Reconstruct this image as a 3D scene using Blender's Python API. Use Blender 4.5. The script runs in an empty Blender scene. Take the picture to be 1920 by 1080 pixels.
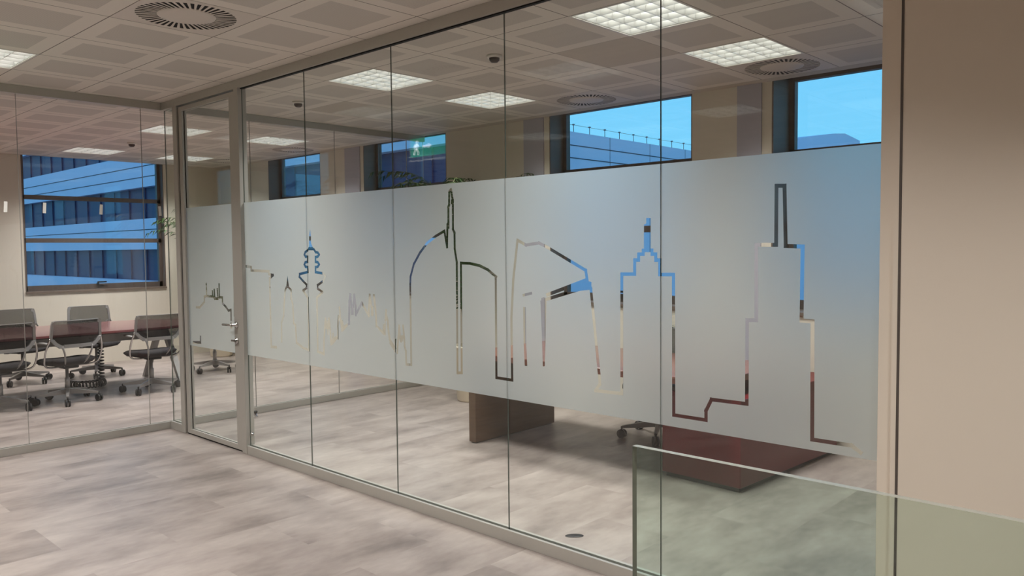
import bpy, bmesh, math, random
from mathutils import Vector, Matrix
from mathutils.geometry import delaunay_2d_cdt
PI = math.pi; R = math.radians; S = bpy.context.scene
# ------------------------------------------------------------------ camera, world, exposure
H = 2.879                      # ceiling height
GX, GY = 1.742, 4.676          # corner of the ceiling tile grid (0.6 m tiles)
PX = 3.063                     # plane of the skyline glass partition
SILL = 1.03
cam = bpy.data.cameras.new('camera'); co = bpy.data.objects.new('camera', cam); S.collection.objects.link(co); S.camera = co
cam.sensor_width = 36; cam.lens = 1490.719 / 1920 * 36; cam.clip_start = .05; cam.clip_end = 400
fw = Vector((0.72792896, 0.68384309, -0.04978006)); rt = Vector((0.68431324, -0.72912547, -0.00956196)); up = Vector((0.04283479, 0.02710472, 0.99871443))
co.matrix_world = Matrix(((rt.x, up.x, -fw.x, 0), (rt.y, up.y, -fw.y, 0), (rt.z, up.z, -fw.z, 1.577), (0, 0, 0, 1)))
S.view_settings.view_transform = 'Standard'; S.view_settings.look = 'None'; S.view_settings.gamma = 1; S.view_settings.use_curve_mapping = False
S.view_settings.exposure = 0.0
S.cycles.use_denoising = True; S.cycles.transparent_max_bounces = 40; S.cycles.max_bounces = 12; S.cycles.diffuse_bounces = 5; S.cycles.glossy_bounces = 5
S.cycles.sample_clamp_indirect = 6; S.cycles.caustics_reflective = False; S.cycles.caustics_refractive = False
W = bpy.data.worlds.new('dusk sky'); S.world = W; W.use_nodes = True; nt = W.node_tree; nt.nodes.clear()
wo = nt.nodes.new('ShaderNodeOutputWorld'); bg = nt.nodes.new('ShaderNodeBackground'); tc = nt.nodes.new('ShaderNodeTexCoord')
sp = nt.nodes.new('ShaderNodeSeparateXYZ'); cr = nt.nodes.new('ShaderNodeValToRGB')
nt.links.new(tc.outputs['Generated'], sp.inputs[0]); nt.links.new(sp.outputs[2], cr.inputs[0])
cr.color_ramp.elements[0].position = 0.0; cr.color_ramp.elements[0].color = (.24, .70, 1.0, 1)
cr.color_ramp.elements[1].position = .8; cr.color_ramp.elements[1].color = (.12, .42, .95, 1)
nt.links.new(cr.outputs[0], bg.inputs[0]); bg.inputs[1].default_value = 1.25; nt.links.new(bg.outputs[0], wo.inputs[0])
LAMP_W = 24; LAMP_SPREAD = 125; LAMP_COL = (1.0, .985, .97); LAMP_GLOW = 5.0

# skyline outline: stroke width and points (y, z) on the glass, in metres
SKYLINE_STROKES = [
    (0.016, [(1.077, 0.795), (1.109, 0.816), (1.261, 0.815), (1.264, 1.281), (1.308, 1.282), (1.306, 1.573), (1.375, 1.576), (1.382, 1.815), (1.415, 1.817), (1.415, 1.581), (1.5, 1.582), (1.498, 1.273), (1.538, 1.271), (1.538, 0.921), (1.701, 0.919), (1.727, 0.867), (1.727, 0.826), (1.888, 0.826), (1.89, 1.454), (1.961, 1.453), (1.961, 1.518), (1.982, 1.518), (1.982, 1.545), (2.002, 1.545), (2.002, 1.562), (2.049, 1.562), (2.049, 1.545), (2.074, 1.545), (2.074, 1.518), (2.096, 1.518), (2.096, 1.453), (2.168, 1.452), (2.17, 0.889), (2.324, 0.885), (2.298, 0.92), (2.301, 0.959), (2.35, 1.38), (2.376, 1.418)]),
    (0.016, [(2.372, 1.421), (2.381, 1.467), (2.63, 1.583), (2.681, 1.603), (2.771, 1.594), (2.83, 1.619), (2.863, 1.411), (2.879, 1.209), (2.878, 0.877), (2.995, 0.878), (2.992, 1.411)]),
    (0.018, [(2.379, 1.42), (2.627, 1.34)]),
    (0.018, [(2.363, 1.39), (2.648, 1.313)]),
    (0.018, [(2.785, 1.262), (2.784, 1.08), (2.778, 0.972)]),
    (0.014, [(2.79, 1.333), (2.738, 1.344)]),
    (0.016, [(2.989, 1.425), (3.051, 1.462), (3.115, 1.484), (3.193, 1.496), (3.264, 1.498), (3.269, 0.877), (3.304, 0.873), (3.298, 1.501), (3.314, 1.579), (3.314, 1.668), (3.326, 1.688), (3.324, 1.851), (3.339, 1.912), (3.353, 1.9), (3.356, 1.826), (3.362, 1.816), (3.364, 1.725), (3.373, 1.689), (3.378, 1.589), (3.399, 1.68), (3.476, 1.651), (3.55, 1.613), (3.617, 1.556), (3.675, 1.488), (3.707, 1.413), (3.711, 1.363), (3.713, 0.881), (3.76, 0.879), (3.762, 0.959), (3.773, 0.987), (3.776, 1.044), (3.785, 1.112)]),
    (0.016, [(3.846, 0.944), (3.833, 1.04), (3.822, 1.11), (3.817, 1.048)]),
    (0.012, [(3.859, 1.022), (3.867, 0.949)]),
    (0.018, [(3.949, 1.198), (3.957, 1.139)]),
    (0.018, [(3.949, 1.172), (3.935, 1.133), (3.927, 1.061), (3.917, 1.018), (3.866, 0.969)]),
    (0.018, [(4.05, 1.096), (4.053, 1.171), (4.06, 1.223), (4.071, 1.288)]),
    (0.018, [(4.114, 1.289), (4.124, 1.218), (4.128, 1.157), (4.199, 1.237), (4.268, 1.156), (4.266, 1.213), (4.281, 1.284)]),
    (0.018, [(4.114, 1.289), (4.099, 1.216)]),
    (0.02, [(4.323, 1.283), (4.336, 1.24), (4.344, 1.096)]),
    (0.018, [(4.323, 1.283), (4.311, 1.21)]),
    (0.018, [(4.281, 1.284), (4.291, 1.211)]),
    (0.018, [(4.447, 1.193), (4.444, 1.137), (4.43, 1.07)]),
    (0.018, [(4.461, 1.136), (4.472, 1.068), (4.475, 0.989)]),
    (0.018, [(4.574, 1.112), (4.563, 1.044), (4.555, 0.943)]),
    (0.018, [(4.615, 1.11), (4.627, 1.04), (4.639, 0.955), (4.643, 0.867), (4.717, 0.879), (4.713, 1.252), (4.689, 1.266), (4.645, 1.291), (4.702, 1.315), (4.702, 1.337), (4.634, 1.367), (4.607, 1.4), (4.632, 1.419), (4.724, 1.427), (4.722, 1.461), (4.695, 1.465), (4.677, 1.48), (4.694, 1.494), (4.721, 1.498), (4.72, 1.53), (4.692, 1.534), (4.675, 1.547), (4.691, 1.56), (4.718, 1.565), (4.736, 1.582)]),
    (0.018, [(4.816, 1.577), (4.846, 1.564), (4.858, 1.547), (4.844, 1.534), (4.817, 1.532), (4.819, 1.498), (4.849, 1.493), (4.861, 1.478), (4.847, 1.463), (4.82, 1.46), (4.818, 1.427), (4.924, 1.41), (4.928, 1.391), (4.882, 1.362), (4.839, 1.338), (4.84, 1.315), (4.884, 1.296), (4.826, 1.245), (4.826, 0.879), (4.901, 0.89), (4.984, 0.92), (4.994, 1.044), (5.015, 1.058), (5.024, 1.195), (5.043, 1.233), (5.041, 1.294), (5.065, 1.308)]),
    (0.018, [(5.107, 1.307), (5.121, 1.288), (5.138, 1.19), (5.149, 1.104), (5.179, 1.052), (5.185, 0.915)]),
    (0.02, [(5.263, 0.866), (5.332, 0.864), (5.333, 1.281), (5.332, 1.372), (5.283, 1.397), (5.34, 1.404), (5.339, 1.424), (5.599, 1.428), (5.597, 1.453), (5.692, 1.46), (5.691, 1.566)]),
    (0.02, [(5.936, 0.975), (5.931, 1.111), (5.974, 1.104), (6.018, 1.134), (6.069, 1.157), (6.069, 1.205), (6.119, 1.206), (6.118, 1.309)]),
    (0.02, [(6.119, 1.206), (6.143, 1.197), (6.149, 1.269)]),
    (0.022, [(6.143, 1.193), (6.198, 1.191), (6.203, 1.261)]),
    (0.022, [(6.198, 1.199), (6.234, 1.207), (6.235, 1.247)]),
    (0.02, [(6.234, 1.208), (6.296, 1.206), (6.338, 1.208), (6.34, 1.307)]),
    (0.02, [(6.337, 1.208), (6.381, 1.2), (6.384, 1.157), (6.471, 1.107), (6.53, 1.105)]),
    (0.024, [(6.471, 0.857), (6.474, 0.812), (6.61, 0.802)]),
    (0.02, [(5.864, 1.52), (5.875, 1.194), (5.877, 1.071)]),
]
SKYLINE_FILLS = [
    [(2.045, 1.679), (2.032, 1.684), (2.032, 1.709), (2.009, 1.708), (2.009, 1.558), (2.045, 1.559)],
    [(2.517, 1.37), (2.506, 1.386), (2.379, 1.418), (2.346, 1.411), (2.347, 1.374), (2.445, 1.364), (2.517, 1.343)],
    [(2.674, 1.309), (2.633, 1.307), (2.642, 1.103), (2.648, 0.973), (2.661, 0.971), (2.665, 1.101)],
    [(2.668, 1.322), (2.647, 1.328), (2.647, 1.309), (2.669, 1.302)],
    [(3.38, 1.721), (3.362, 1.736), (3.355, 1.736), (3.356, 1.692), (3.381, 1.689)],
    [(3.339, 1.857), (3.321, 1.853), (3.321, 1.829), (3.341, 1.83)],
    [(3.833, 1.047), (3.776, 1.057), (3.792, 1.017), (3.808, 1.006), (3.818, 1.015)],
    [(3.917, 1.02), (3.868, 0.98), (3.861, 0.953), (3.881, 0.956), (3.923, 0.995)],
    [(4.051, 1.106), (3.988, 1.07), (3.985, 1.11), (3.966, 1.116), (3.954, 1.141), (3.958, 1.042), (3.981, 1.043), (4.052, 1.093)],
    [(4.102, 1.216), (4.077, 1.222), (4.079, 1.157), (4.104, 1.156)],
    [(4.315, 1.221), (4.29, 1.222), (4.292, 1.153), (4.317, 1.152)],
    [(4.344, 1.104), (4.344, 1.087), (4.416, 1.036), (4.434, 1.035), (4.441, 1.112), (4.413, 1.114), (4.405, 1.075)],
    [(4.486, 1.006), (4.483, 0.98), (4.537, 0.939), (4.558, 0.937), (4.562, 0.974), (4.539, 0.98), (4.537, 1.02), (4.522, 1.021), (4.524, 0.988)],
    [(4.622, 1.102), (4.602, 1.103), (4.596, 1.077), (4.591, 1.104), (4.572, 1.105), (4.563, 1.044), (4.582, 1.043), (4.586, 1.003), (4.597, 1.003), (4.597, 1.042), (4.628, 1.04)],
    [(4.78, 1.723), (4.77, 1.67), (4.772, 1.627), (4.756, 1.604), (4.726, 1.576), (4.816, 1.577), (4.794, 1.613), (4.796, 1.627), (4.794, 1.671)],
    [(5.084, 1.397), (5.065, 1.308), (5.107, 1.307)],
    [(5.348, 1.402), (5.276, 1.403), (5.323, 1.384)],
]
# ------------------------------------------------------------------ helpers
def link(o):
    S.collection.objects.link(o); return o

def new_bm(): return bmesh.new()

def obj(name, bm, mats, parent=None, smooth=False, loc=None):
    me = bpy.data.meshes.new(name)
    bmesh.ops.recalc_face_normals(bm, faces=bm.faces)
    bm.to_mesh(me); bm.free()
    if not isinstance(mats, (list, tuple)): mats = [mats]
    for m in mats: me.materials.append(m)
    if smooth:
        for p in me.polygons: p.use_smooth = True
    o = bpy.data.objects.new(name, me); link(o)
    if parent is not None: o.parent = parent
    if loc: o.location = loc
    return o

def tag(o, label, cat, group=None, kind=None):
    o['label'] = label; o['category'] = cat
    if group: o['group'] = group
    if kind: o['kind'] = kind
    return o

def thing(name, label, cat, loc=(0, 0, 0), rz=0, group=None, kind=None):
    o = bpy.data.objects.new(name, None); link(o)
    o.location = loc; o.rotation_euler = (0, 0, rz); o.empty_display_size = .1
    return tag(o, label, cat, group, kind)

def struct(o):
    o['kind'] = 'structure'; return o

def box(bm, x0, x1, y0, y1, z0, z1, mi=0):
    vs = [bm.verts.new((x, y, z)) for z in (z0, z1) for y in (y0, y1) for x in (x0, x1)]
    for f in ((0, 1, 3, 2), (4, 6, 7, 5), (0, 4, 5, 1), (2, 3, 7, 6), (0, 2, 6, 4), (1, 5, 7, 3)):
        fc = bm.faces.new([vs[i] for i in f]); fc.material_index = mi
    return vs

def bevel_all(bm, w, seg=2):
    bmesh.ops.bevel(bm, geom=list(bm.edges), offset=w, segments=seg, affect='EDGES', profile=.5)

def tube(bm, pts, r, n=10, radii=None, cap=True, mi=0):
    pts = [Vector(p) for p in pts]; rings = []
    up = Vector((0, 0, 1))
    prev = None
    for i, p in enumerate(pts):
        t = (pts[min(i + 1, len(pts) - 1)] - pts[max(i - 1, 0)]).normalized()
        if prev is None:
            a = up if abs(t.z) < .9 else Vector((1, 0, 0))
            u = t.cross(a).normalized()
        else:
            u = (prev - t * prev.dot(t))
            u = u.normalized() if u.length > 1e-6 else t.orthogonal().normalized()
        prev = u; v = t.cross(u).normalized()
        rr = radii[i] if radii else r
        rings.append([bm.verts.new(p + (u * math.cos(2 * PI * k / n) + v * math.sin(2 * PI * k / n)) * rr) for k in range(n)])
    for a, b in zip(rings, rings[1:]):
        for k in range(n):
            f = bm.faces.new((a[k], a[(k + 1) % n], b[(k + 1) % n], b[k])); f.material_index = mi; f.smooth = True
    if cap:
        for rg in (rings[0], rings[-1]):
            try: bm.faces.new(rg).material_index = mi
            except ValueError: pass

def lathe(bm, prof, n=28, c=(0, 0, 0), mi=0, axis='Z'):
    rings = []
    for r, z in prof:
        ring = []
        for k in range(n):
            a = 2 * PI * k / n; x, y = max(r, 1e-4) * math.cos(a), max(r, 1e-4) * math.sin(a)
            co = (x, y, z) if axis == 'Z' else ((z, x, y) if axis == 'X' else (x, z, y))
            ring.append(bm.verts.new((co[0] + c[0], co[1] + c[1], co[2] + c[2])))
        rings.append(ring)
    for a, b in zip(rings, rings[1:]):
        for k in range(n):
            f = bm.faces.new((a[k], a[(k + 1) % n], b[(k + 1) % n], b[k])); f.material_index = mi; f.smooth = True
    for rg in (rings[0], rings[-1]):
        bm.faces.new(rg).material_index = mi

def prism(bm, poly, d0, d1, fn, mi=0):
    a = [bm.verts.new(fn(u, v, d0)) for u, v in poly]; b = [bm.verts.new(fn(u, v, d1)) for u, v in poly]
    n = len(poly)
    bm.faces.new(a).material_index = mi; bm.faces.new(b[::-1]).material_index = mi
    for k in range(n):
        bm.faces.new((a[k], a[(k + 1) % n], b[(k + 1) % n], b[k])).material_index = mi

def spline(ctrl, n=8):
    P = [Vector(p) for p in ctrl]; P = [P[0] * 2 - P[1]] + P + [P[-1] * 2 - P[-2]]
    out = []
    for i in range(1, len(P) - 2):
        for k in range(n):
            t = k / n; a, b, c, d = P[i - 1], P[i], P[i + 1], P[i + 2]
            out.append(.5 * ((2 * b) + (c - a) * t + (2 * a - 5 * b + 4 * c - d) * t * t + (3 * b - a - 3 * c + d) * t ** 3))
    out.append(P[-2]); return out

def copy_tree(o, parent=None):
    c = o.copy(); link(c)
    if parent is not None: c.parent = parent
    for ch in list(o.children): copy_tree(ch, c)
    return c

# ------------------------------------------------------------------ materials
def srgb(r, g, b):
    f = lambda c: (c / 255 / 12.92) if c / 255 <= .04045 else ((c / 255 + .055) / 1.055) ** 2.4
    return (f(r), f(g), f(b), 1)

def mat(name, col, rough=.5, metal=0, spec=.5, noise=0, nscale=20, bump=0, emis=None, estr=0):
    m = bpy.data.materials.new(name); m.use_nodes = True; nt = m.node_tree; p = nt.nodes['Principled BSDF']
    p.inputs['Roughness'].default_value = rough; p.inputs['Metallic'].default_value = metal
    p.inputs['Specular IOR Level'].default_value = spec; p.inputs['Base Color'].default_value = col
    if noise or bump:
        tc = nt.nodes.new('ShaderNodeTexCoord'); nz = nt.nodes.new('ShaderNodeTexNoise')
        nz.inputs['Scale'].default_value = nscale; nz.inputs['Detail'].default_value = 4
        nt.links.new(tc.outputs['Object'], nz.inputs['Vector'])
        if noise:
            mx = nt.nodes.new('ShaderNodeMix'); mx.data_type = 'RGBA'
            mx.inputs[6].default_value = tuple(c * (1 - noise) for c in col[:3]) + (1,)
            mx.inputs[7].default_value = tuple(min(1, c * (1 + noise)) for c in col[:3]) + (1,)
            nt.links.new(nz.outputs['Fac'], mx.inputs[0]); nt.links.new(mx.outputs[2], p.inputs['Base Color'])
        if bump:
            bp = nt.nodes.new('ShaderNodeBump'); bp.inputs['Strength'].default_value = bump; bp.inputs['Distance'].default_value = .002
            nt.links.new(nz.outputs['Fac'], bp.inputs['Height']); nt.links.new(bp.outputs[0], p.inputs['Normal'])
    if emis:
        p.inputs['Emission Color'].default_value = emis; p.inputs['Emission Strength'].default_value = estr
    return m

def N(nt, t, **kw):
    n = nt.nodes.new(t)
    for k, v in kw.items(): setattr(n, k, v)
    return n

def math_node(nt, op, a, b=None, c=None):
    n = N(nt, 'ShaderNodeMath', operation=op)
    for i, v in enumerate((a, b, c)):
        if v is None: continue
        if isinstance(v, (int, float)): n.inputs[i].default_value = v
        else: nt.links.new(v, n.inputs[i])
    return n.outputs[0]

def glass(name, tint, f0=.045, rough=0.0, gain=.95):
    """pane glass: each face lets light straight through with a faint tint and mirrors by Schlick's law"""
    m = bpy.data.materials.new(name); m.use_nodes = True; nt = m.node_tree; nt.nodes.clear()
    out = N(nt, 'ShaderNodeOutputMaterial'); mix = N(nt, 'ShaderNodeMixShader')
    tr = N(nt, 'ShaderNodeBsdfTransparent'); tr.inputs[0].default_value = tint
    gl = N(nt, 'ShaderNodeBsdfGlossy'); gl.inputs['Roughness'].default_value = rough; gl.inputs[0].default_value = (1, 1, 1, 1)
    lw = N(nt, 'ShaderNodeLayerWeight'); lw.inputs[0].default_value = .5
    p5 = math_node(nt, 'POWER', lw.outputs['Facing'], 5.0)
    fac = math_node(nt, 'MULTIPLY_ADD', p5, gain, f0)
    nt.links.new(fac, mix.inputs[0]); nt.links.new(tr.outputs[0], mix.inputs[1]); nt.links.new(gl.outputs[0], mix.inputs[2])
    nt.links.new(mix.outputs[0], out.inputs[0]); return m

def mat_ceiling():
    m = bpy.data.materials.new('perforated ceiling tile'); m.use_nodes = True; nt = m.node_tree; p = nt.nodes['Principled BSDF']
    g = N(nt, 'ShaderNodeNewGeometry'); s = N(nt, 'ShaderNodeSeparateXYZ'); nt.links.new(g.outputs['Position'], s.inputs[0])
    def edge(ch, off):
        v = math_node(nt, 'MULTIPLY_ADD', s.outputs[ch], 1 / .6, -off / .6 + 100)
        fr = math_node(nt, 'FRACT', v)
        return math_node(nt, 'SUBTRACT', .5, math_node(nt, 'ABSOLUTE', math_node(nt, 'SUBTRACT', fr, .5)))   # 0 at joint .. .5 centre
    ex, ey = edge(0, GX), edge(1, GY)
    d = math_node(nt, 'MINIMUM', ex, ey)
    joint = math_node(nt, 'LESS_THAN', d, .0055)
    inner = math_node(nt, 'GREATER_THAN', d, .165)
    # perforation dots
    vx = math_node(nt, 'FRACT', math_node(nt, 'MULTIPLY', s.outputs[0], 1 / .012)); vy = math_node(nt, 'FRACT', math_node(nt, 'MULTIPLY', s.outputs[1], 1 / .012))
    dx = math_node(nt, 'SUBTRACT', vx, .5); dy = math_node(nt, 'SUBTRACT', vy, .5)
    r2 = math_node(nt, 'ADD', math_node(nt, 'MULTIPLY', dx, dx), math_node(nt, 'MULTIPLY', dy, dy))
    dot = math_node(nt, 'MULTIPLY', math_node(nt, 'MULTIPLY_ADD', math_node(nt, 'LESS_THAN', r2, .055), .10, .21), inner)
    c1 = N(nt, 'ShaderNodeMix', data_type='RGBA'); c1.inputs[6].default_value = srgb(226, 219, 209); c1.inputs[7].default_value = srgb(40, 38, 36)
    nt.links.new(dot, c1.inputs[0])
    c2 = N(nt, 'ShaderNodeMix', data_type='RGBA'); nt.links.new(c1.outputs[2], c2.inputs[6]); c2.inputs[7].default_value = srgb(120, 112, 104)
    nt.links.new(joint, c2.inputs[0]); nt.links.new(c2.outputs[2], p.inputs['Base Color'])
    p.inputs['Roughness'].default_value = .6; p.inputs['Specular IOR Level'].default_value = .3
    return m

def mat_floor():
    m = bpy.data.materials.new('clouded grey beige vinyl floor'); m.use_nodes = True; nt = m.node_tree; p = nt.nodes['Principled BSDF']
    g = N(nt, 'ShaderNodeNewGeometry')
    br = N(nt, 'ShaderNodeTexBrick'); br.offset = .5; br.inputs['Scale'].default_value = 1; br.inputs['Mortar Size'].default_value = 0.0
    br.inputs['Brick Width'].default_value = .92; br.inputs['Row Height'].default_value = .46
    br.inputs['Color1'].default_value = (0, 0, 0, 1); br.inputs['Color2'].default_value = (1, 1, 1, 1); br.inputs['Bias'].default_value = 0
    nt.links.new(g.outputs['Position'], br.inputs['Vector'])
    # each tile shifts the clouding so that patches break at the joints
    mul = N(nt, 'ShaderNodeVectorMath', operation='MULTIPLY'); mul.inputs[1].default_value = (1.0, 2.1, 1)
    nt.links.new(g.outputs['Position'], mul.inputs[0])
    off = N(nt, 'ShaderNodeVectorMath', operation='MULTIPLY_ADD'); off.inputs[1].default_value = (7, 13, 5)
    nt.links.new(br.outputs['Color'], off.inputs[0]); nt.links.new(mul.outputs[0], off.inputs[2])
    n1 = N(nt, 'ShaderNodeTexNoise'); n1.inputs['Scale'].default_value = 1.9; n1.inputs['Detail'].default_value = 5; n1.inputs['Roughness'].default_value = .55
    nt.links.new(off.outputs[0], n1.inputs['Vector'])
    n2 = N(nt, 'ShaderNodeTexNoise'); n2.inputs['Scale'].default_value = 11; n2.inputs['Detail'].default_value = 5
    nt.links.new(off.outputs[0], n2.inputs['Vector'])
    v = math_node(nt, 'MULTIPLY_ADD', n2.outputs['Fac'], .22, math_node(nt, 'MULTIPLY_ADD', n1.outputs['Fac'], 1.0, -.11))
    bw = N(nt, 'ShaderNodeRGBToBW'); nt.links.new(br.outputs['Color'], bw.inputs[0])
    v = math_node(nt, 'MULTIPLY_ADD', bw.outputs[0], .10, math_node(nt, 'ADD', v, -.05))
    cr = N(nt, 'ShaderNodeValToRGB'); e = cr.color_ramp.elements
    e[0].position = .26; e[0].color = srgb(128, 118, 112); e[1].position = .77; e[1].color = srgb(184, 173, 165)
    e2 = cr.color_ramp.elements.new(.46); e2.color = srgb(156, 144, 137)
    nt.links.new(v, cr.inputs[0]); nt.links.new(cr.outputs[0], p.inputs['Base Color'])
    p.inputs['Roughness'].default_value = .38; p.inputs['Specular IOR Level'].default_value = .35
    return m

def mat_wood(name, a, b, rough=.35):
    m = bpy.data.materials.new(name); m.use_nodes = True; nt = m.node_tree; p = nt.nodes['Principled BSDF']
    tc = N(nt, 'ShaderNodeTexCoord'); mp = N(nt, 'ShaderNodeMapping'); mp.inputs['Scale'].default_value = (1.5, 1.5, 22)
    nz = N(nt, 'ShaderNodeTexNoise'); nz.inputs['Scale'].default_value = 2.5; nz.inputs['Detail'].default_value = 6
    nt.links.new(tc.outputs['Object'], mp.inputs[0]); nt.links.new(mp.outputs[0], nz.inputs['Vector'])
    mx = N(nt, 'ShaderNodeMix', data_type='RGBA'); mx.inputs[6].default_value = a; mx.inputs[7].default_value = b
    nt.links.new(nz.outputs['Fac'], mx.inputs[0]); nt.links.new(mx.outputs[2], p.inputs['Base Color'])
    p.inputs['Roughness'].default_value = rough; return m

def mat_film():
    m = bpy.data.materials.new('frosted film'); m.use_nodes = True; nt = m.node_tree; nt.nodes.clear()
    out = N(nt, 'ShaderNodeOutputMaterial'); mix = N(nt, 'ShaderNodeMixShader'); mix.inputs[0].default_value = .42
    a = N(nt, 'ShaderNodeBsdfTranslucent'); a.inputs[0].default_value = FILM_T
    b = N(nt, 'ShaderNodeBsdfDiffuse'); b.inputs[0].default_value = FILM_D
    nt.links.new(a.outputs[0], mix.inputs[1]); nt.links.new(b.outputs[0], mix.inputs[2]); c = N(nt, 'ShaderNodeBsdfRefraction'); c.inputs['Color'].default_value = (.95, .96, .94, 1); c.inputs['Roughness'].default_value = 1.0; c.inputs['IOR'].default_value = 1.18
    mix2 = N(nt, 'ShaderNodeMixShader'); mix2.inputs[0].default_value = .42
    nt.links.new(mix.outputs[0], mix2.inputs[1]); nt.links.new(c.outputs[0], mix2.inputs[2]); nt.links.new(mix2.outputs[0], out.inputs[0]); return m

def mat_mesh_fabric():
    """woven chair mesh: dark threads with open gaps between"""
    m = bpy.data.materials.new('woven chair mesh'); m.use_nodes = True; nt = m.node_tree; p = nt.nodes['Principled BSDF']; p.inputs['Specular IOR Level'].default_value = .2
    p.inputs['Base Color'].default_value = srgb(30, 29, 31); p.inputs['Roughness'].default_value = .7
    tc = N(nt, 'ShaderNodeTexCoord'); s = N(nt, 'ShaderNodeSeparateXYZ'); nt.links.new(tc.outputs['Object'], s.inputs[0])
    fx = math_node(nt, 'FRACT', math_node(nt, 'MULTIPLY', s.outputs[0], 260)); fz = math_node(nt, 'FRACT', math_node(nt, 'MULTIPLY', s.outputs[2], 260))
    hole = math_node(nt, 'MULTIPLY', math_node(nt, 'GREATER_THAN', fx, .50), math_node(nt, 'GREATER_THAN', fz, .50))
    tr = N(nt, 'ShaderNodeBsdfTransparent'); mix = N(nt, 'ShaderNodeMixShader')
    nt.links.new(hole, mix.inputs[0]); nt.links.new(p.outputs[0], mix.inputs[1]); nt.links.new(tr.outputs[0], mix.inputs[2])
    nt.links.new(mix.outputs[0], nt.nodes['Material Output'].inputs[0]); return m

FILM_T = (.76, .79, .77, 1); FILM_D = (.72, .75, .73, 1)
M = dict(
    ceiling=mat_ceiling(), plain_tile=mat('plain ceiling tile', srgb(196, 188, 176), .7, noise=.02),
    floor=mat_floor(), wall=mat('warm off white wall paint', srgb(216, 209, 194), .75, spec=.25, noise=.02, nscale=3, bump=.05),
    wall_r=mat('beige painted panel wall', srgb(226, 212, 196), .6, spec=.3, noise=.02, nscale=2),
    lilac_strip=mat('grey lilac strip', srgb(176, 174, 184), .7, noise=.02),
    alu=mat('satin anodised aluminium', srgb(186, 182, 174), .42, .3, noise=.03, nscale=40),
    gasket=mat('black rubber gasket', srgb(14, 13, 12), .6, spec=.3),
    glass=glass('partition glass', (.965, .985, .972, 1), f0=.035),
    glass_q=glass('clear partition glass', (.985, .985, .985, 1), f0=.03),
    win_glass=glass('window glass', (.90, .96, .98, 1), f0=.04),
    rail_glass=glass('green tinted balustrade glass', (.86, .935, .895, 1), f0=.03),
    edge=mat('polished glass edge', srgb(92, 100, 92), .15, spec=.8, noise=.05),
    rail_edge=mat('ground glass edge', srgb(136, 136, 126), .25, spec=.7, noise=.05),
    pale_edge=mat('pale seamed glass edge', srgb(176, 174, 168), .3, noise=.03),
    film=mat_film(), winframe=mat('dark bronze window frame', srgb(92, 82, 76), .5, .2, noise=.03),
    reveal=mat('brown window reveal board', srgb(112, 98, 86), .6, noise=.03),
    seat=mat('charcoal seat fabric', srgb(52, 49, 50), .9, noise=.15, nscale=300, bump=.3),
    black=mat('black plastic', srgb(22, 21, 22), .45, noise=.05), chrome=mat('polished chrome', srgb(200, 198, 196), .14, 1.0, noise=.01),
    grey=mat('silver grey painted plastic', srgb(158, 155, 152), .4, .3, noise=.03), mesh=mat_mesh_fabric(),
    red_top=mat_wood('red stained table top', srgb(128, 76, 78), srgb(146, 92, 92), .11),
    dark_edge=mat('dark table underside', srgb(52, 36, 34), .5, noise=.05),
    wood=mat_wood('walnut veneer', srgb(84, 64, 46), srgb(112, 86, 62), .35),
    wood_top=mat_wood('red brown table veneer', srgb(112, 72, 62), srgb(132, 88, 76), .16),
    red=mat('dark red lacquer', srgb(104, 20, 24), .4, noise=.05, nscale=3),
    plinth=mat('black plinth', srgb(20, 16, 16), .6, noise=.05),
    cream=mat('cream planter glaze', srgb(226, 214, 190), .4, noise=.03), soil=mat('potting soil', srgb(52, 38, 28), .95, noise=.3, nscale=80, bump=.8),
    leaf=mat('dark palm leaf', srgb(58, 82, 44), .5, noise=.3, nscale=12), stem=mat('green palm stem', srgb(88, 96, 52), .6, noise=.2),
    white=mat('white plastic', srgb(226, 222, 214), .4, noise=.02), dark=mat('dark vent cavity', srgb(22, 16, 14), .8, noise=.1),
    diff=mat('white enamelled diffuser', srgb(215, 206, 196), .5, noise=.02),
    louvre=mat('specular aluminium louvre', srgb(225, 225, 222), .3, .5, noise=.02),
    panel=mat('lit lamp reflector', srgb(240, 240, 235), .5, noise=.02, emis=(1.0, .98, .93, 1), estr=LAMP_GLOW),
    sign=mat('backlit green sign face', srgb(20, 130, 90), .4, noise=.03, emis=srgb(60, 215, 160), estr=1.7),
    sign_white=mat('backlit white pictogram', srgb(235, 240, 235), .4, noise=.02, emis=(.9, 1, .95, 1), estr=4.0),
    facade=mat('pale cladding panels', srgb(226, 206, 222), .6, noise=.04, nscale=.6), facade_dark=mat('dark ribbon glazing', srgb(48, 48, 84), .5, spec=.3, noise=.2, nscale=.5),
    joint=mat('cladding joint', srgb(60, 66, 80), .8, noise=.05), steel=mat('grey steel rail', srgb(110, 116, 122), .5, .5, noise=.03),
    asphalt=mat('grey roof gravel', srgb(120, 120, 120), .9, noise=.1),
)

# ------------------------------------------------------------------ room shell
X0, Y0, XB, Y1 = -5.0, -5.0, 6.062, 12.0          # west, south, window wall, north window wall
cell = lambda i, j: (GX + .6 * i, GX + .6 * i + .6, GY + .6 * j, GY + .6 * j + .6)
LIGHTS = [(3, -4), (5, -4), (3, 0), (5, 0), (3, 6), (5, 6), (3, 10), (5, 10), (-1, 2),
          (-1, -2), (-1, -9), (-5, 2), (-5, -2), (-1, -6), (-1, 6), (-1, 10), (-5, -6)]  # unseen fittings, put in so corridor and meeting room are lit
VENTS = [(0, -1), (6, -1), (6, -4), (6, 7), (6, 10)]
PLAIN = [(4, -3), (4, 2)]
# floor
bm = new_bm(); box(bm, X0 - .2, XB + .5, Y0 - .2, Y1 + .3, -.12, 0)
struct(obj('floor', bm, M['floor']))
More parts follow.
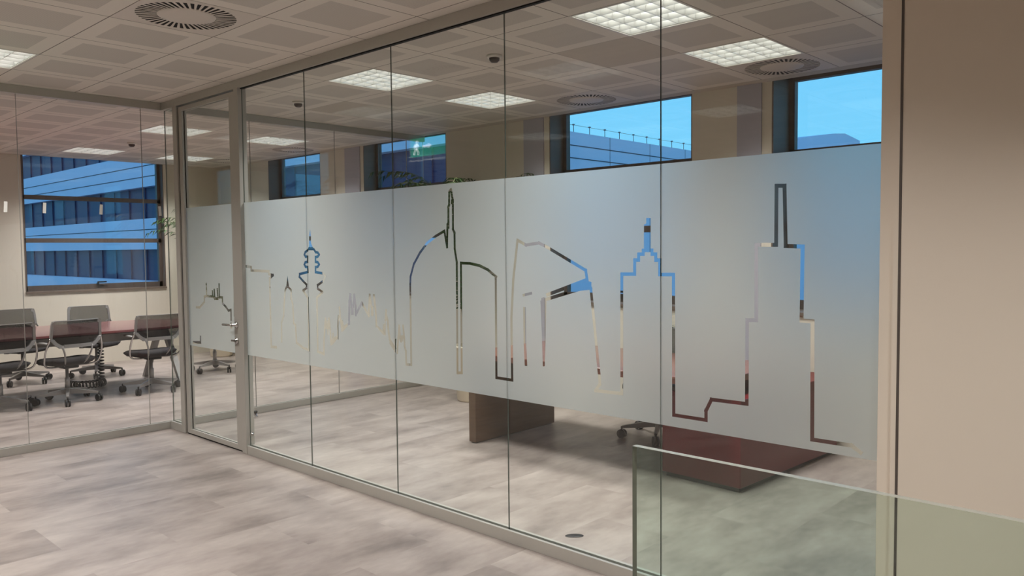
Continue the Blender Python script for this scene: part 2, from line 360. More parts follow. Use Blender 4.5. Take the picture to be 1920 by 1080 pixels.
# ceiling, tile by tile, left open where lamps and vents sit
bm = new_bm()
xs = [X0] + [GX + .6 * i for i in range(-11, 8) if X0 < GX + .6 * i < XB] + [XB]
ys = [Y0] + [GY + .6 * j for j in range(-16, 13) if Y0 < GY + .6 * j < Y1] + [Y1]
for a, b in zip(xs, xs[1:]):
    for c, d in zip(ys, ys[1:]):
        i = math.floor(((a + b) / 2 - GX) / .6); j = math.floor(((c + d) / 2 - GY) / .6)
        if (i, j) in LIGHTS or (i, j) in VENTS: continue
        f = bm.faces.new([bm.verts.new(v) for v in ((a, c, H), (b, c, H), (b, d, H), (a, d, H))])
        if (i, j) in PLAIN: f.material_index = 1
        else: f.material_index = 2 if i >= 7 or a < X0 + .01 else 0
bmesh.ops.remove_doubles(bm, verts=bm.verts, dist=.001)
r = bmesh.ops.extrude_face_region(bm, geom=list(bm.faces))
bmesh.ops.translate(bm, vec=(0, 0, .02), verts=[v for v in r['geom'] if isinstance(v, bmesh.types.BMVert)])
struct(obj('ceiling', bm, [M['ceiling'], M['plain_tile'], M['plain_tile']]))
bm = new_bm(); box(bm, X0 - .2, XB + .5, Y0 - .2, Y1 + .3, H + .32, H + .42)
struct(obj('ceiling_slab', bm, M['asphalt']))

def wall(name, m, boxes, bev=0):
    b = new_bm()
    for q in boxes: box(b, *q)
    return struct(obj(name, b, m))

HT = H + .32; TOP = H + .10
wall('wall_left', M['wall'], [(X0 - .2, X0, Y0, Y1 + .3, 0, HT)])
wall('wall_back', M['wall'], [(X0 - .2, XB + .5, Y0 - .2, Y0, 0, HT)])
# window wall (x = XB) with four openings, sill at 1.03, open to the ceiling
OPEN = [(1.30, 2.848), (3.563, 5.168), (6.69, 8.24), (9.197, 10.54)]
bx = []; y = -0.5
for a, b in OPEN:
    th = .37 if a < 2 else .26; bx.append((XB, XB + (.26 if a > 2 else .37), y, a if a > 4 or a < 2 else a, 0, HT)); bx.append((XB, XB + th, a, b, 0, SILL)); bx.append((XB, XB + th, a, b, TOP, HT)); y = b
bx.append((XB, XB + .26, y, Y1 + .3, 0, HT)); bx.append((XB, XB + .5, Y0, -.5, 0, HT)); bx.append((XB + .26, XB + .37, 2.848, 2.95, 0, HT))
wall('wall_right', M['wall'], bx)
WA, WB = 3.283, 5.163
wall('wall_front', M['wall'], [(X0, WA, Y1, Y1 + .17, 0, HT), (WB, XB, Y1, Y1 + .17, 0, HT), (WA, WB, Y1, Y1 + .17, 0, SILL), (WA, WB, Y1, Y1 + .17, TOP, HT)])
# near right wall that the skyline partition ends on
b_ = new_bm(); box(b_, 3.0, 3.16, Y0, .952, 0, H)
struct(obj('wall_near', b_, M['wall_r']))
wall('wall_end', M['wall'], [(3.16, XB, -.6, -.5, 0, H)])
for k, (a, b) in enumerate([(2.93, 3.14), (5.235, 5.50), (8.30, 8.62)]):  # thin flat strips of grey lilac colour beside three windows
    b_ = new_bm(); box(b_, XB - .015, XB, a, b, 0.0, H); struct(obj('wall_strip_%d' % (k + 1), b_, M['lilac_strip']))
# thin brown strip along the wall edge
b_ = new_bm(); box(b_, 2.9985, 3.0, .925, .934, 0, H)
struct(obj('wall_strip_4', b_, M['winframe']))

def window(n, axis, p, a, b, depth, label):
    """window unit: outer frame, two transoms and three panes; axis = wall normal"""
    w = thing('window_%d' % n, label, 'window'); struct(w)
    T = ((2.322, 2.36), (1.735, 1.775))
    def bxx(m_, d0, d1, a0, a1, z0, z1, mi=0):
        if axis == 'x': box(m_, p + d0, p + d1, a0, a1, z0, z1, mi)
        else: box(m_, a0, a1, p + d0, p + d1, z0, z1, mi)
    r_ = new_bm()                                                     # reveal lining
    bxx(r_, .002, depth, a, a + .012, SILL, TOP); bxx(r_, .002, depth, b - .012, b, SILL, TOP)
    bxx(r_, -.02, depth, a, b, SILL, SILL + .025); bxx(r_, .002, depth, a, b, TOP - .012, TOP)
    obj('reveal', r_, M['reveal'], w)
    fr = new_bm(); d0, d1 = depth, depth + .06; fw_ = .055
    bxx(fr, d0, d1, a, a + fw_, SILL, TOP); bxx(fr, d0, d1, b - fw_, b, SILL, TOP)
    bxx(fr, d0, d1, a, b, TOP - .065, TOP); bxx(fr, d0, d1, a, b, SILL, SILL + .1)
    for z0, z1 in T: bxx(fr, d0, d1, a, b, z0 - .02, z1)
    obj('window_frame', fr, M['winframe'], w)
    zs = [SILL + .1, T[1][0] - .02, T[1][1], T[0][0] - .02, T[0][1], TOP - .065]
    for k in range(3):
        g_ = new_bm(); bxx(g_, depth + .025, depth + .037, a + fw_, b - fw_, zs[2 * k], zs[2 * k + 1])
        obj('window_pane', g_, M['win_glass'], w)
    h_ = new_bm(); bxx(h_, depth - .035, depth, (a + b) / 2 - .012, (a + b) / 2 + .012, SILL + .085, SILL + .115)
    bxx(h_, depth - .045, depth - .03, (a + b) / 2 - .012, (a + b) / 2 + .11, SILL + .115, SILL + .135)
    obj('window_handle', h_, M['black'], w)
    return w
window(1, 'y', Y1, WA, WB, .10, 'wide bronze framed window with two transoms behind the chairs in the meeting room')
window(2, 'x', XB, OPEN[0][0], OPEN[0][1], .30, 'bronze framed window nearest the beige wall, showing mostly clear sky')
window(3, 'x', XB, OPEN[1][0], OPEN[1][1], .20, 'bronze framed window showing a roof railing against the sky')
window(4, 'x', XB, OPEN[2][0], OPEN[2][1], .19, 'bronze framed window above the palm where the partitions reach the wall')
window(5, 'x', XB, OPEN[3][0], OPEN[3][1], .19, 'small looking bronze framed window deepest in the meeting room')

# ------------------------------------------------------------------ glass partitions
def slab_glass(name, x0, x1, y0, y1, z0, z1, parent, edge, g=None):
    """one pane; the four narrow edge faces are ground glass"""
    b = new_bm(); vs = box(b, x0, x1, y0, y1, z0, z1)
    thin = 0 if (x1 - x0) < (y1 - y0) else 1
    b.normal_update()
    for f in b.faces:
        nn = f.normal
        f.material_index = 0 if abs(nn[thin]) > .9 else 1
    return obj(name, b, [g or M['glass'], edge], parent)

FZ0, FZ1 = .773, 1.947
def film(name, y0, y1, parent, x):
    """frosted film with the skyline outline cut clear, by constrained triangulation"""
    vs = []; es = []; fs = []
    def poly(pts):
        i0 = len(vs)
        for q in pts: vs.append(Vector(q))
        fs.append(list(range(i0, i0 + len(pts))))
    poly([(y0, FZ0), (y1, FZ0), (y1, FZ1), (y0, FZ1)])
    inside = lambda pts: max(q[0] for q in pts) > y0 - .05 and min(q[0] for q in pts) < y1 + .05
    for w, pl in SKYLINE_STROKES:
        for (a, b) in zip(pl, pl[1:]):
            if not inside([a, b]): continue
            a = Vector(a); b = Vector(b); d = (b - a)
            if d.length < 1e-4: continue
            d.normalize(); n = Vector((-d.y, d.x)) * (w / 2); e = d * (w / 2)
            q = [a - e + n, a - e - n, b + e - n, b + e + n]
            poly([(max(y0 - .1, min(y1 + .1, p_.x)), p_.y) for p_ in q] if False else [tuple(p_) for p_ in q])
    for pl in SKYLINE_FILLS:
        if inside(pl): poly(pl)
    ov, oe, of, _, _, offs = delaunay_2d_cdt(vs, es, fs, 1, 1e-6)
    b_ = new_bm(); V = [b_.verts.new((x, p_.x, p_.y)) for p_ in ov]
    for f, src in zip(of, offs):
        if 0 in src and len(src) == 1: b_.faces.new([V[i] for i in f])
    for v in [v for v in b_.verts if not v.link_faces]: b_.verts.remove(v)
    return obj(name, b_, M['film'], parent)

P = thing('glass_partition', 'long glass partition wall carrying a frosted band cut with a city skyline outline', 'glass partition', (PX, 0, 0))
QY = 7.082
b_ = new_bm(); box(b_, -.03, .03, .955, 7.05, 2.815, H - .001); obj('head_rail', b_, M['alu'], P)
b_ = new_bm(); box(b_, -.03, .03, .955, 5.70, 0.001, .05); box(b_, -.03, -.012, .955, 5.70, .05, .066); box(b_, .012, .03, .955, 5.70, .05, .066)
obj('floor_rail', b_, M['alu'], P)
b_ = new_bm(); box(b_, -.03, .03, 6.82, 7.05, 0.001, .05); box(b_, -.03, -.012, 6.82, 7.05, .05, .066); box(b_, .012, .03, 6.82, 7.05, .05, .066)
obj('floor_rail', b_, M['alu'], P)
b_ = new_bm(); box(b_, -.012, .012, .955, 5.70, .045, .052); obj('floor_gasket', b_, M['gasket'], P)
b_ = new_bm(); box(b_, -.012, .012, .955, 5.70, 2.808, 2.816); obj('head_gasket', b_, M['gasket'], P)
b_ = new_bm(); box(b_, -.045, .03, .952, 1.004, 0.001, H - .001); bevel_all(b_, .002); obj('end_post', b_, M['wall_r'], P)
for (a, b) in ((5.685, 5.752), (6.745, 6.82)):
    b_ = new_bm(); box(b_, -.035, .035, a, b, 0.001, 2.816); bevel_all(b_, .002); obj('door_post', b_, M['alu'], P)
JY = [5.685, 4.824, 3.866, 2.915, 1.958, 1.004]
for a, b in zip(JY, JY[1:]):
    g_ = slab_glass('glass_pane', -.004, .004, b + .001, a - .001, .052, 2.81, P, M['edge'])
    film('frosted_film', b + .0006, a - .0006, g_, -.0052)
slab_glass('glass_pane', -.005, .005, 6.82, 7.05, .052, 2.81, P, M['edge'])
b_ = new_bm(); lathe(b_, [(.014, -.008), (.014, .008)], 16, (0, 5.66, .155), axis='X'); obj('patch_fitting', b_, M['chrome'], P)

D = thing('door_1', 'narrow aluminium framed glass door with a lever handle in the skyline partition', 'door', (PX, 5.77, 0)); struct(D)
b_ = new_bm(); w0, w1 = .0, .962
box(b_, -.022, .022, w0, w0 + .082, .012, 2.80); box(b_, -.022, .022, w1 - .06, w1, .012, 2.80)
box(b_, -.022, .022, w0 + .082, w1 - .06, .012, .05); box(b_, -.022, .022, w0 + .082, w1 - .06, 2.765, 2.80)
obj('door_frame', b_, M['alu'], D)
b_ = new_bm(); box(b_, -.02, .02, w0 - .017, w0 - .002, .012, 2.80); box(b_, -.02, .02, w1 + .001, w1 + .012, .012, 2.80); box(b_, -.02, .02, w0, w1, .002, .011)
obj('door_seal', b_, M['gasket'], D)
g_ = slab_glass('door_glass', -.005, .005, w0 + .082, w1 - .06, .05, 2.765, D, M['edge'])
def film_local(parent, y0, y1, oy, x):
    f = film('frosted_film', y0, y1, parent, x)
    for v in f.data.vertices: v.co.y -= oy
film_local(g_, 5.77 + .083, 5.77 + .962 - .061, 5.77, -.0062)
for s in (-1, 1):
    b_ = new_bm(); lathe(b_, [(.026, s * .022), (.026, s * .03), (.011, s * .032), (.011, s * .065)], 20, (0, .045, 1.0), axis='X')
    tube(b_, [(s * .062, .04, 1.0), (s * .066, .07, 1.0), (s * .066, .185, .998)], .010, 10)
    obj('lever_handle', b_, M['chrome'], D)
    b_ = new_bm(); lathe(b_, [(.024, s * .022), (.024, s * .03), (.012, s * .03), (.012, s * .042)], 20, (0, .045, .875), axis='X')
    box(b_, min(s * .042, s * .052), max(s * .042, s * .052), .02, .085, .87, .884)
    obj('lock_knob', b_, M['chrome'], D)

Q = thing('glass_partition', 'clear glass partition closing off the meeting room with the office chairs', 'glass partition', (0, QY, 0))
XE = -.745
b_ = new_bm(); box(b_, XE, XB - .002, -.03, .03, 2.815, H - .001); obj('head_rail', b_, M['alu'], Q)
b_ = new_bm(); box(b_, XE, XB - .002, -.03, .03, 0.001, .05); box(b_, XE, XB - .002, -.03, -.012, .05, .062); box(b_, XE, XB - .002, .012, .03, .05, .062); obj('floor_rail', b_, M['alu'], Q)
b_ = new_bm(); box(b_, XE - .06, XE, -.035, .035, 0.001, H - .001); obj('end_post', b_, M['alu'], Q)
JX = [XE, .01, .965, 1.92, 2.868, 3.885, 4.845, 5.81, 6.058]
for a, b in zip(JX, JX[1:]): slab_glass('glass_pane', a + .0015, b - .0015, -.005, .005, .05, 2.816, Q, M['pale_edge'], M['glass_q'])
wall('wall_corridor', M['wall'], [(X0, XE - .06, QY - .06, QY + .06, 0, H)])
# paper tags stuck on the meeting room glass
for k, x in enumerate((1.822, 2.093, 2.519, 3.008)):
    b_ = new_bm(); box(b_, -.012, .012, -.001, 0, -.042, .042)
    o = tag(obj('paper_tag', b_, M['white']), ['small white tag on the clear glass, leftmost of the four, against the pale wall', 'small white tag on the clear glass over the left of the blue window',
        'small white tag on the clear glass over the middle of the blue window', 'small white tag on the clear glass closest to the door'][k], 'tag', 'white tags on the meeting room glass')
    o.location = (x, QY - .0055, 1.935); o.rotation_euler = (0, R(4 if k != 3 else -3), 0)

# ------------------------------------------------------------------ balustrade in the foreground
b_ = new_bm(); box(b_, 1.902, 1.924, -1.6, 1.313, .04, 1.0); b_.normal_update()
for f in b_.faces: f.material_index = 0 if abs(f.normal.x) > .9 else 1
o = thing('glass_balustrade', 'frameless green tinted glass balustrade in the near right foreground', 'balustrade')
obj('glass_panel', b_, [M['rail_glass'], M['rail_edge']], o)
b_ = new_bm(); box(b_, 1.88, 1.945, -1.6, 1.313, 0.001, .06); obj('base_channel', b_, M['alu'], o)

# ------------------------------------------------------------------ ceiling lights, vents, detectors
def make_light():
    t = thing('ceiling_light', '', 'ceiling light')
    h = .298
    b = new_bm()
    for q in ((-h, h, -h, -h + .014), (-h, h, h - .014, h), (-h, -h + .014, -h + .014, h - .014), (h - .014, h, -h + .014, h - .014)): box(b, *q, -.002, .02)
    for q in ((-.3, .3, -.3, -.296), (-.3, .3, .296, .3), (-.3, -.296, -.296, .296), (.296, .3, -.296, .296)): box(b, *q, .0, .12)
    box(b, -.3, .3, -.3, .3, .12, .125); obj('housing', b, M['white'], t)
    b = new_bm(); k_ = .283
    for i in range(6):
        v = -k_ + i * k_ * 2 / 5
        for ax in (0, 1):                                             # parabolic blades: wide at top
            prof = [(-.002, .004), (.002, .004), (.010, .04), (-.010, .04)]
            prof = [(min(max(u + v, -k_), k_), z) for u, z in prof]
            if ax: prism(b, prof, -k_, k_, lambda u, z, d: (u, d, z))
            else: prism(b, prof, -k_, k_, lambda u, z, d: (d, u, z))
    obj('louvre', b, M['louvre'], t)
    b = new_bm(); box(b, -.285, .285, -.285, .285, .06, .066); obj('reflector', b, M['panel'], t)
    L = bpy.data.lights.new('lamp', 'AREA'); L.shape = 'SQUARE'; L.size = .5; L.energy = LAMP_W; L.color = LAMP_COL; L.spread = R(LAMP_SPREAD)
    lo = bpy.data.objects.new('lamp', L); link(lo); lo.parent = t; lo.location = (0, 0, -.004)
    return t
proto = make_light(); first = True
LL = {(3, -4): 'square louvred ceiling light, the largest, cut by the top edge of the picture', (5, -4): 'square louvred ceiling light beside a round vent above the right hand windows',
      (3, 0): 'square louvred ceiling light left of the domed detector in the skyline room', (5, 0): 'square louvred ceiling light to the right of the detector, left of a round vent',
      (3, 6): 'square ceiling light cut by the door post, nearer one of that pair', (5, 6): 'square ceiling light over the meeting room seen through the skyline glass near a round vent',
      (3, 10): 'square ceiling light above the wide meeting room window', (5, 10): 'square ceiling light at the far corner of the meeting room, behind the door post',
      (-1, 2): 'square ceiling light at the left edge, on the corridor side of the clear partition'}
HL = {(-1, -2): 'unseen ceiling light of the corridor in the row just above the picture edge', (-1, -6): 'unseen ceiling light of the corridor almost overhead', (-1, -9): 'unseen ceiling light added behind the camera to brighten the beige wall',  # the one by the beige wall is added to brighten it
      (-5, 2): 'unseen ceiling light of the corridor far left along the clear partition', (-5, -2): 'unseen ceiling light of the corridor left of the camera', (-5, -6): 'unseen ceiling light of the corridor at its back left corner',
      (-1, 6): 'unseen ceiling light over the left half of the meeting table', (-1, 10): 'unseen ceiling light left of the wide window, beyond the table'}
for n, (i, j) in enumerate(LIGHTS):
    x0, x1, y0, y1 = cell(i, j)
    t = proto if n == 0 else copy_tree(proto)
    t.location = ((x0 + x1) / 2, (y0 + y1) / 2, H)
    t['label'] = LL.get((i, j)) or HL[(i, j)]; t['group'] = 'louvred ceiling lights'

def make_vent():
    t = thing('air_diffuser', '', 'air vent'); n = 44; seg = 176
    b = new_bm(); ro, ri = .262, .152; h = .298
    # tile plate with a round hole
    sq = []; ci = []
    for k in range(seg):
        a = 2 * PI * k / seg; c, s = math.cos(a), math.sin(a); m_ = h / max(abs(c), abs(s))
        sq.append(b.verts.new((c * m_, s * m_, 0))); ci.append(b.verts.new((c * ro, s * ro, 0)))
    for k in range(seg): b.faces.new((sq[k], sq[(k + 1) % seg], ci[(k + 1) % seg], ci[k]))
    for k in range(n):                                                # bars between slots
        a0 = 2 * PI * k / n; a1 = a0 + 2 * PI / n * .44; sk = .10
        for q0, q1 in ((a0, a1),):
            v = [(ri * math.cos(q0 + sk), ri * math.sin(q0 + sk)), (ro * math.cos(q0), ro * math.sin(q0)), (ro * math.cos(q1), ro * math.sin(q1)), (ri * math.cos(q1 + sk), ri * math.sin(q1 + sk))]
            b.faces.new([b.verts.new((x_, y_, 0)) for x_, y_ in v])
    r_ = bmesh.ops.extrude_face_region(b, geom=list(b.faces))
    bmesh.ops.translate(b, vec=(0, 0, .0015), verts=[v for v in r_['geom'] if isinstance(v, bmesh.types.BMVert)])
    obj('slotted_plate', b, M['diff'], t)
    b = new_bm(); lathe(b, [(.02, -.006), (.12, -.005), (.15, -.001), (.154, .004), (.154, .008)], 48); obj('centre_disc', b, M['diff'], t)
    b = new_bm(); lathe(b, [(.28, .004), (.28, .10)], 32); 
    obj('plenum_box', b, M['dark'], t)
    return t
VL = ['round swirl air diffuser in the corridor ceiling, the largest and nearest', 'round swirl air diffuser above the window with the roof railing', 'round swirl air diffuser against the ceiling light at the right',
      'round swirl air diffuser in the meeting room beyond the skyline glass', 'round swirl air diffuser at the far end of the meeting room by the corner']
pv = make_vent()
for n, (i, j) in enumerate(VENTS):
    x0, x1, y0, y1 = cell(i, j); t = pv if n == 0 else copy_tree(pv)
    if i == 6: x1 = XB; x0 = x1 - .6
    t.location = ((cell(i, j)[0] + cell(i, j)[1]) / 2 if i != 6 else cell(i, j)[0] + .3, (y0 + y1) / 2, H); t['label'] = VL[n]; t['group'] = 'swirl air diffusers'

b = new_bm(); lathe(b, [(.052, 0), (.052, -.012), (.046, -.018)], 28); sd0 = obj('smoke_detector', b, M['white'])
b = new_bm(); lathe(b, [(.036, -.018), (.034, -.034), (.022, -.046), (.008, -.048)], 28); obj('sensor_dome', b, M['dark_edge'], sd0)
SL = ['domed smoke detector on the ceiling between the two lit panels of the skyline room', 'domed smoke detector on the ceiling just inside the skyline glass near the door side', 'domed smoke detector on the meeting room ceiling above the wide window']
for n, (x, y) in enumerate(((3.893, 3.80), (3.864, 6.183), (3.88, 9.857))):
    o = sd0 if n == 0 else copy_tree(sd0); o.location = (x, y, H); tag(o, SL[n], 'smoke detector', 'ceiling smoke detectors')

# lit exit sign hanging over the corridor: seen mirrored in the skyline glass
E = thing('exit_sign', 'green running man exit sign with arrow, seen mirrored in the glass', 'exit sign', (.93, 6.0, 2.5))
b = new_bm(); box(b, -.012, .012, -.25, .25, .0, .18); obj('sign_panel', b, M['sign'], E)
b = new_bm(); box(b, -.02, .02, -.27, .27, -.05, -.035); box(b, -.004, .004, -.27, -.262, -.035, .22); box(b, -.004, .004, .262, .27, -.035, .22); box(b, -.02, .02, -.27, .27, .2, .22)
tube(b, [(0, -.2, .22), (0, -.2, H - 2.5)], .006); tube(b, [(0, .2, .22), (0, .2, H - 2.5)], .006); obj('sign_bracket', b, M['white'], E)
b = new_bm(); fn = lambda u, v, d: (d, u, v)
lathe(b, [(.014, .0125), (.014, .0145)], 16, (0, .148, .146), axis='X')
for pl in ([(.155, .132), (.185, .122), (.178, .068), (.145, .066), (.132, .126)], [(.176, .12), (.21, .092), (.203, .083), (.17, .105)], [(.14, .125), (.112, .098), (.12, .09), (.148, .112)],
           [(.178, .072), (.206, .03), (.196, .014), (.184, .02), (.188, .03), (.162, .068)], [(.163, .068), (.14, .045), (.14, .012), (.126, .012), (.126, .05), (.145, .072)]):
    prism(b, pl, .0125, .0145, fn)
prism(b, [(.06, .082), (.06, .106), (-.02, .106), (-.02, .122), (-.07, .094), (-.02, .066), (-.02, .082)], .0125, .0145, fn)
obj('pictogram', b, M['sign_white'], E)

# ------------------------------------------------------------------ office chairs
def make_chair():
    t = thing('office_chair', '', 'office chair')
    b = new_bm()                                                       # five star base
    lathe(b, [(.034, .085), (.036, .13), (.028, .15)], 20)
    for k in range(5):
        a = 2 * PI * k / 5; c, s = math.cos(a), math.sin(a)
        secs = [(.02, .022, .09, .142), (.16, .018, .085, .125), (.30, .013, .085, .105)]
        rings = []
        for r_, w, z0, z1 in secs:
            rings.append([b.verts.new((c * r_ - s * q, s * r_ + c * q, z)) for q, z in ((-w, z0), (w, z0), (w * .8, z1), (-w * .8, z1))])
        for p_, q_ in zip(rings, rings[1:]):
            for m_ in range(4): b.faces.new((p_[m_], p_[(m_ + 1) % 4], q_[(m_ + 1) % 4], q_[m_]))
        b.faces.new(rings[0]); b.faces.new(rings[-1])
    obj('star_base', b, M['grey'], t)
    for k in range(5):
        a = 2 * PI * k / 5; c, s = math.cos(a), math.sin(a); cx, cy = c * .305, s * .305
        b = new_bm(); tube(b, [(cx, cy, .06), (cx, cy, .098)], .009, 8); box(b, cx - .012, cx + .012, cy - .012, cy + .012, .045, .07)
        ca = obj('caster', b, M['black'], t)
        for q in (-1, 1):
            b = new_bm(); d = a + .9 + k
            bm_ax = Vector((math.cos(d), math.sin(d), 0)); ctr = Vector((cx, cy, .0375)) + bm_ax * q * .015
            pts = [ctr - bm_ax * .009, ctr - bm_ax * .008, ctr + bm_ax * .008, ctr + bm_ax * .009]
            tube(b, pts, .037, 18, radii=[.031, .037, .037, .031]); obj('wheel', b, M['black'], ca)
    b = new_bm(); lathe(b, [(.024, .14), (.024, .26), (.016, .262), (.016, .37)], 18); obj('gas_column', b, M['grey'], t)
    b = new_bm(); box(b, -.08, .08, -.11, .09, .365, .40); bevel_all(b, .012); 
    tube(b, [(.07, .02, .385), (.17, .04, .38), (.21, .045, .385)], .006, 8); obj('tilt_mechanism', b, M['black'], t)
    # seat, saddle shaped
    b = new_bm(); nx, ny = 12, 12; top = []; bot = []
    for j in range(ny + 1):
        ru = []; rl = []
        for i in range(nx + 1):
            u = -1 + 2 * i / nx; v = -1 + 2 * j / ny
            su, sv = u * math.sqrt(1 - .38 * v * v), v * math.sqrt(1 - .30 * u * u)
            x_, y_ = su * .27, sv * .24 + .02
            e_ = max(abs(u), abs(v)); th = .034 * (1 - e_ ** 6) + .005
            zc = .432 + .022 * u * u - .03 * max(0, v) ** 2 + .012 * max(0, -v) ** 2
            ru.append(b.verts.new((x_, y_, zc + th))); rl.append(b.verts.new((x_, y_, zc - th * 1.15)))
        top.append(ru); bot.append(rl)
    for j in range(ny):
        for i in range(nx):
            b.faces.new((top[j][i], top[j][i + 1], top[j + 1][i + 1], top[j + 1][i])); b.faces.new((bot[j][i], bot[j + 1][i], bot[j + 1][i + 1], bot[j][i + 1]))
    rim = lambda g: [g[0][i] for i in range(nx)] + [g[j][nx] for j in range(ny)] + [g[ny][i] for i in range(nx, 0, -1)] + [g[j][0] for j in range(ny, 0, -1)]
    A_, B_ = rim(top), rim(bot)
    for k in range(len(A_)): b.faces.new((A_[k], B_[k], B_[(k + 1) % len(A_)], A_[(k + 1) % len(A_)]))
    obj('seat', b, M['seat'], t, True)
    # back outline: wide, upper corners rounded, lower corners cut; curved in plan
    W2, Zt, Zb = .248, .885, .60
    out = [(-W2 + .03, Zt), (W2 - .03, Zt), (W2 - .006, Zt - .02), (W2, Zt - .05), (W2 + .008, Zb + .10), (W2 - .03, Zb + .04), (W2 - .075, Zb), (-W2 + .075, Zb), (-W2 + .03, Zb + .04), (-W2 - .008, Zb + .10), (-W2, Zt - .05), (-W2 + .006, Zt - .02)]
    by = lambda x_, z_: -.225 - .05 * (1 - (x_ / W2) ** 2) - .03 * (z_ - Zb) / (Zt - Zb)
    loop = []
    for k in range(len(out)):
        a_, c_ = out[k], out[(k + 1) % len(out)]
        m_ = 8 if abs(a_[0] - c_[0]) > .2 else 2
        for q in range(m_): loop.append((a_[0] + (c_[0] - a_[0]) * q / m_, a_[1] + (c_[1] - a_[1]) * q / m_))
    b = new_bm(); n_ = len(loop); ringv = []
    for k, (x_, z_) in enumerate(loop):
        lower = z_ < Zb + .12; w_ = .036 if z_ < Zb + .02 else (.024 if lower or abs(x_) > W2 - .02 else .008)
        dx, dz = -x_, (Zt + Zb) / 2 - z_; l_ = math.hypot(dx * .3, dz) or 1
        ix = x_ + (-math.copysign(w_, x_) if abs(x_) > W2 - .08 else 0); iz = z_ + (w_ if z_ < (Zt + Zb) / 2 - .05 else (-w_ if z_ > Zt - .03 else 0))
        y_ = by(x_, z_)
        ringv.append([b.verts.new((x_, y_ - .012, z_)), b.verts.new((ix, y_ - .010, iz)), b.verts.new((ix, y_ + .010, iz)), b.verts.new((x_, y_ + .012, z_))])
    for k in range(n_):
        p_, q_ = ringv[k], ringv[(k + 1) % n_]
        for m_ in range(4): b.faces.new((p_[m_], p_[(m_ + 1) % 4], q_[(m_ + 1) % 4], q_[m_]))
    obj('back_frame', b, M['grey'], t)
    b = new_bm(); NX, NZ = 16, 6; g = []
    for j in range(NZ + 1):
        z_ = Zb + .012 + (Zt - Zb - .016) * j / NZ
        hw = W2 - .006 if z_ > Zb + .10 else W2 - .075 + .062 * ((z_ - Zb) / .10)
        g.append([b.verts.new((hw * (-1 + 2 * i / NX), by(hw * (-1 + 2 * i / NX), z_), z_)) for i in range(NX + 1)])
    for j in range(NZ):
        for i in range(NX): b.faces.new((g[j][i], g[j][i + 1], g[j + 1][i + 1], g[j + 1][i]))
    obj('back_mesh', b, M['mesh'], t, True)
    for s in (-1, 1):
        b = new_bm()
        tube(b, spline([(s * .05, -.03, .392), (s * .17, -.07, .388), (s * .262, -.12, .42), (s * .282, -.17, .52), (s * .272, -.205, .62), (s * .25, -.232, .70)], 6), .0095, 10)
        obj('side_arm', b, M['chrome'], t)
        b = new_bm(); box(b, s * .262 - .022, s * .262 + .022, -.21, .02, .640, .660); bevel_all(b, .009)
        obj('armrest', b, M['grey'], t, True)
    b = new_bm()
    for s in (-1, 1): tube(b, spline([(s * .06, -.08, .39), (s * .10, -.2, .44), (s * .13, -.268, .54), (s * .15, -.262, .615)], 5), .009, 8)
    obj('back_support', b, M['grey'], t)
    return t
pc = make_chair()
def spin(o, a):
    """turn the star base and casters only"""
    for c in o.children:
        if c.name.split('.')[0] in ('star_base', 'caster'): c.rotation_euler = (0, 0, a)
CH = [((2.25, 9.17), R(4), R(-54), 'grey mesh office chair cut by the left edge, back turned to the camera'),
      ((2.86, 9.15), R(6), R(-36), 'grey mesh office chair with its back to the camera beside the coiled cable'),
      ((3.73, 9.13), R(-2), R(-67), 'grey mesh office chair at the table end near the door post, back turned'),
      ((2.92, 10.9), R(184), R(-60), 'grey mesh office chair on the far side of the red table at the left edge'),
      ((3.72, 10.78), R(178), R(-40), 'grey mesh office chair on the far side of the red table below the window'),
      ((4.92, 10.02), R(92), R(-82), 'office chair seen under the frosted band through the glass door'),
      ((5.59, 3.60), R(96), R(137), 'office chair behind the walnut table with only its wheels showing')]
for n, ((x, y), rz, sp, lb) in enumerate(CH):
    o = pc if n == 0 else copy_tree(pc)
    o.location = (x, y, 0); o.rotation_euler = (0, 0, rz); o['label'] = lb; o['group'] = 'mesh back office chairs'; spin(o, sp - rz)

# ------------------------------------------------------------------ meeting table with A shaped legs and coiled cable
T = thing('meeting_table', 'long red topped meeting table with grey A shaped legs behind the clear glass', 'table', (0, 0, 0))
tz = .72
outl = [(.6, 9.08), (3.85, 9.08), (4.18, 9.2), (4.42, 9.45), (4.5, 9.74), (4.42, 10.03), (4.18, 10.28), (3.85, 10.4), (.6, 10.4)]
b = new_bm(); prism(b, outl, tz - .022, tz, lambda u, v, d: (u, v, d)); obj('tabletop', b, [M['red_top']], T)
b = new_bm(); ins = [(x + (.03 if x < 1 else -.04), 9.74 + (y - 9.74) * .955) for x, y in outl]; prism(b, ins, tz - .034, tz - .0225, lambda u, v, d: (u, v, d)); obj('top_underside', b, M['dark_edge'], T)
b = new_bm(); box(b, .9, 4.0, 9.32, 9.36, tz - .14, tz - .035); box(b, .9, 4.0, 10.1, 10.14, tz - .14, tz - .035); obj('support_rail', b, M['grey'], T)
for X in (4.12, .9):
    for s in (-1, 1):
        b = new_bm()
        prism(b, [(0 * s, tz - .035), (s * .09, tz - .035), (s * .56, .0), (s * .50, .0)] if s > 0 else [(0, tz - .035), (-.09, tz - .035), (-.56, .0), (-.50, .0)], X - .03, X + .03, lambda u, v, d: (d, 9.74 + u, v))
        bmesh.ops.translate(b, vec=(0, 0, .001), verts=b.verts); obj('leg', b, M['grey'], T)
b = new_bm(); pts = []
for k in range(0, 192):
    a = 2 * PI * k / 12; z_ = tz - .05 - (tz - .12) * k / 191
    pts.append((3.49 + .03 * math.cos(a), 9.98 + .03 * math.sin(a), z_))
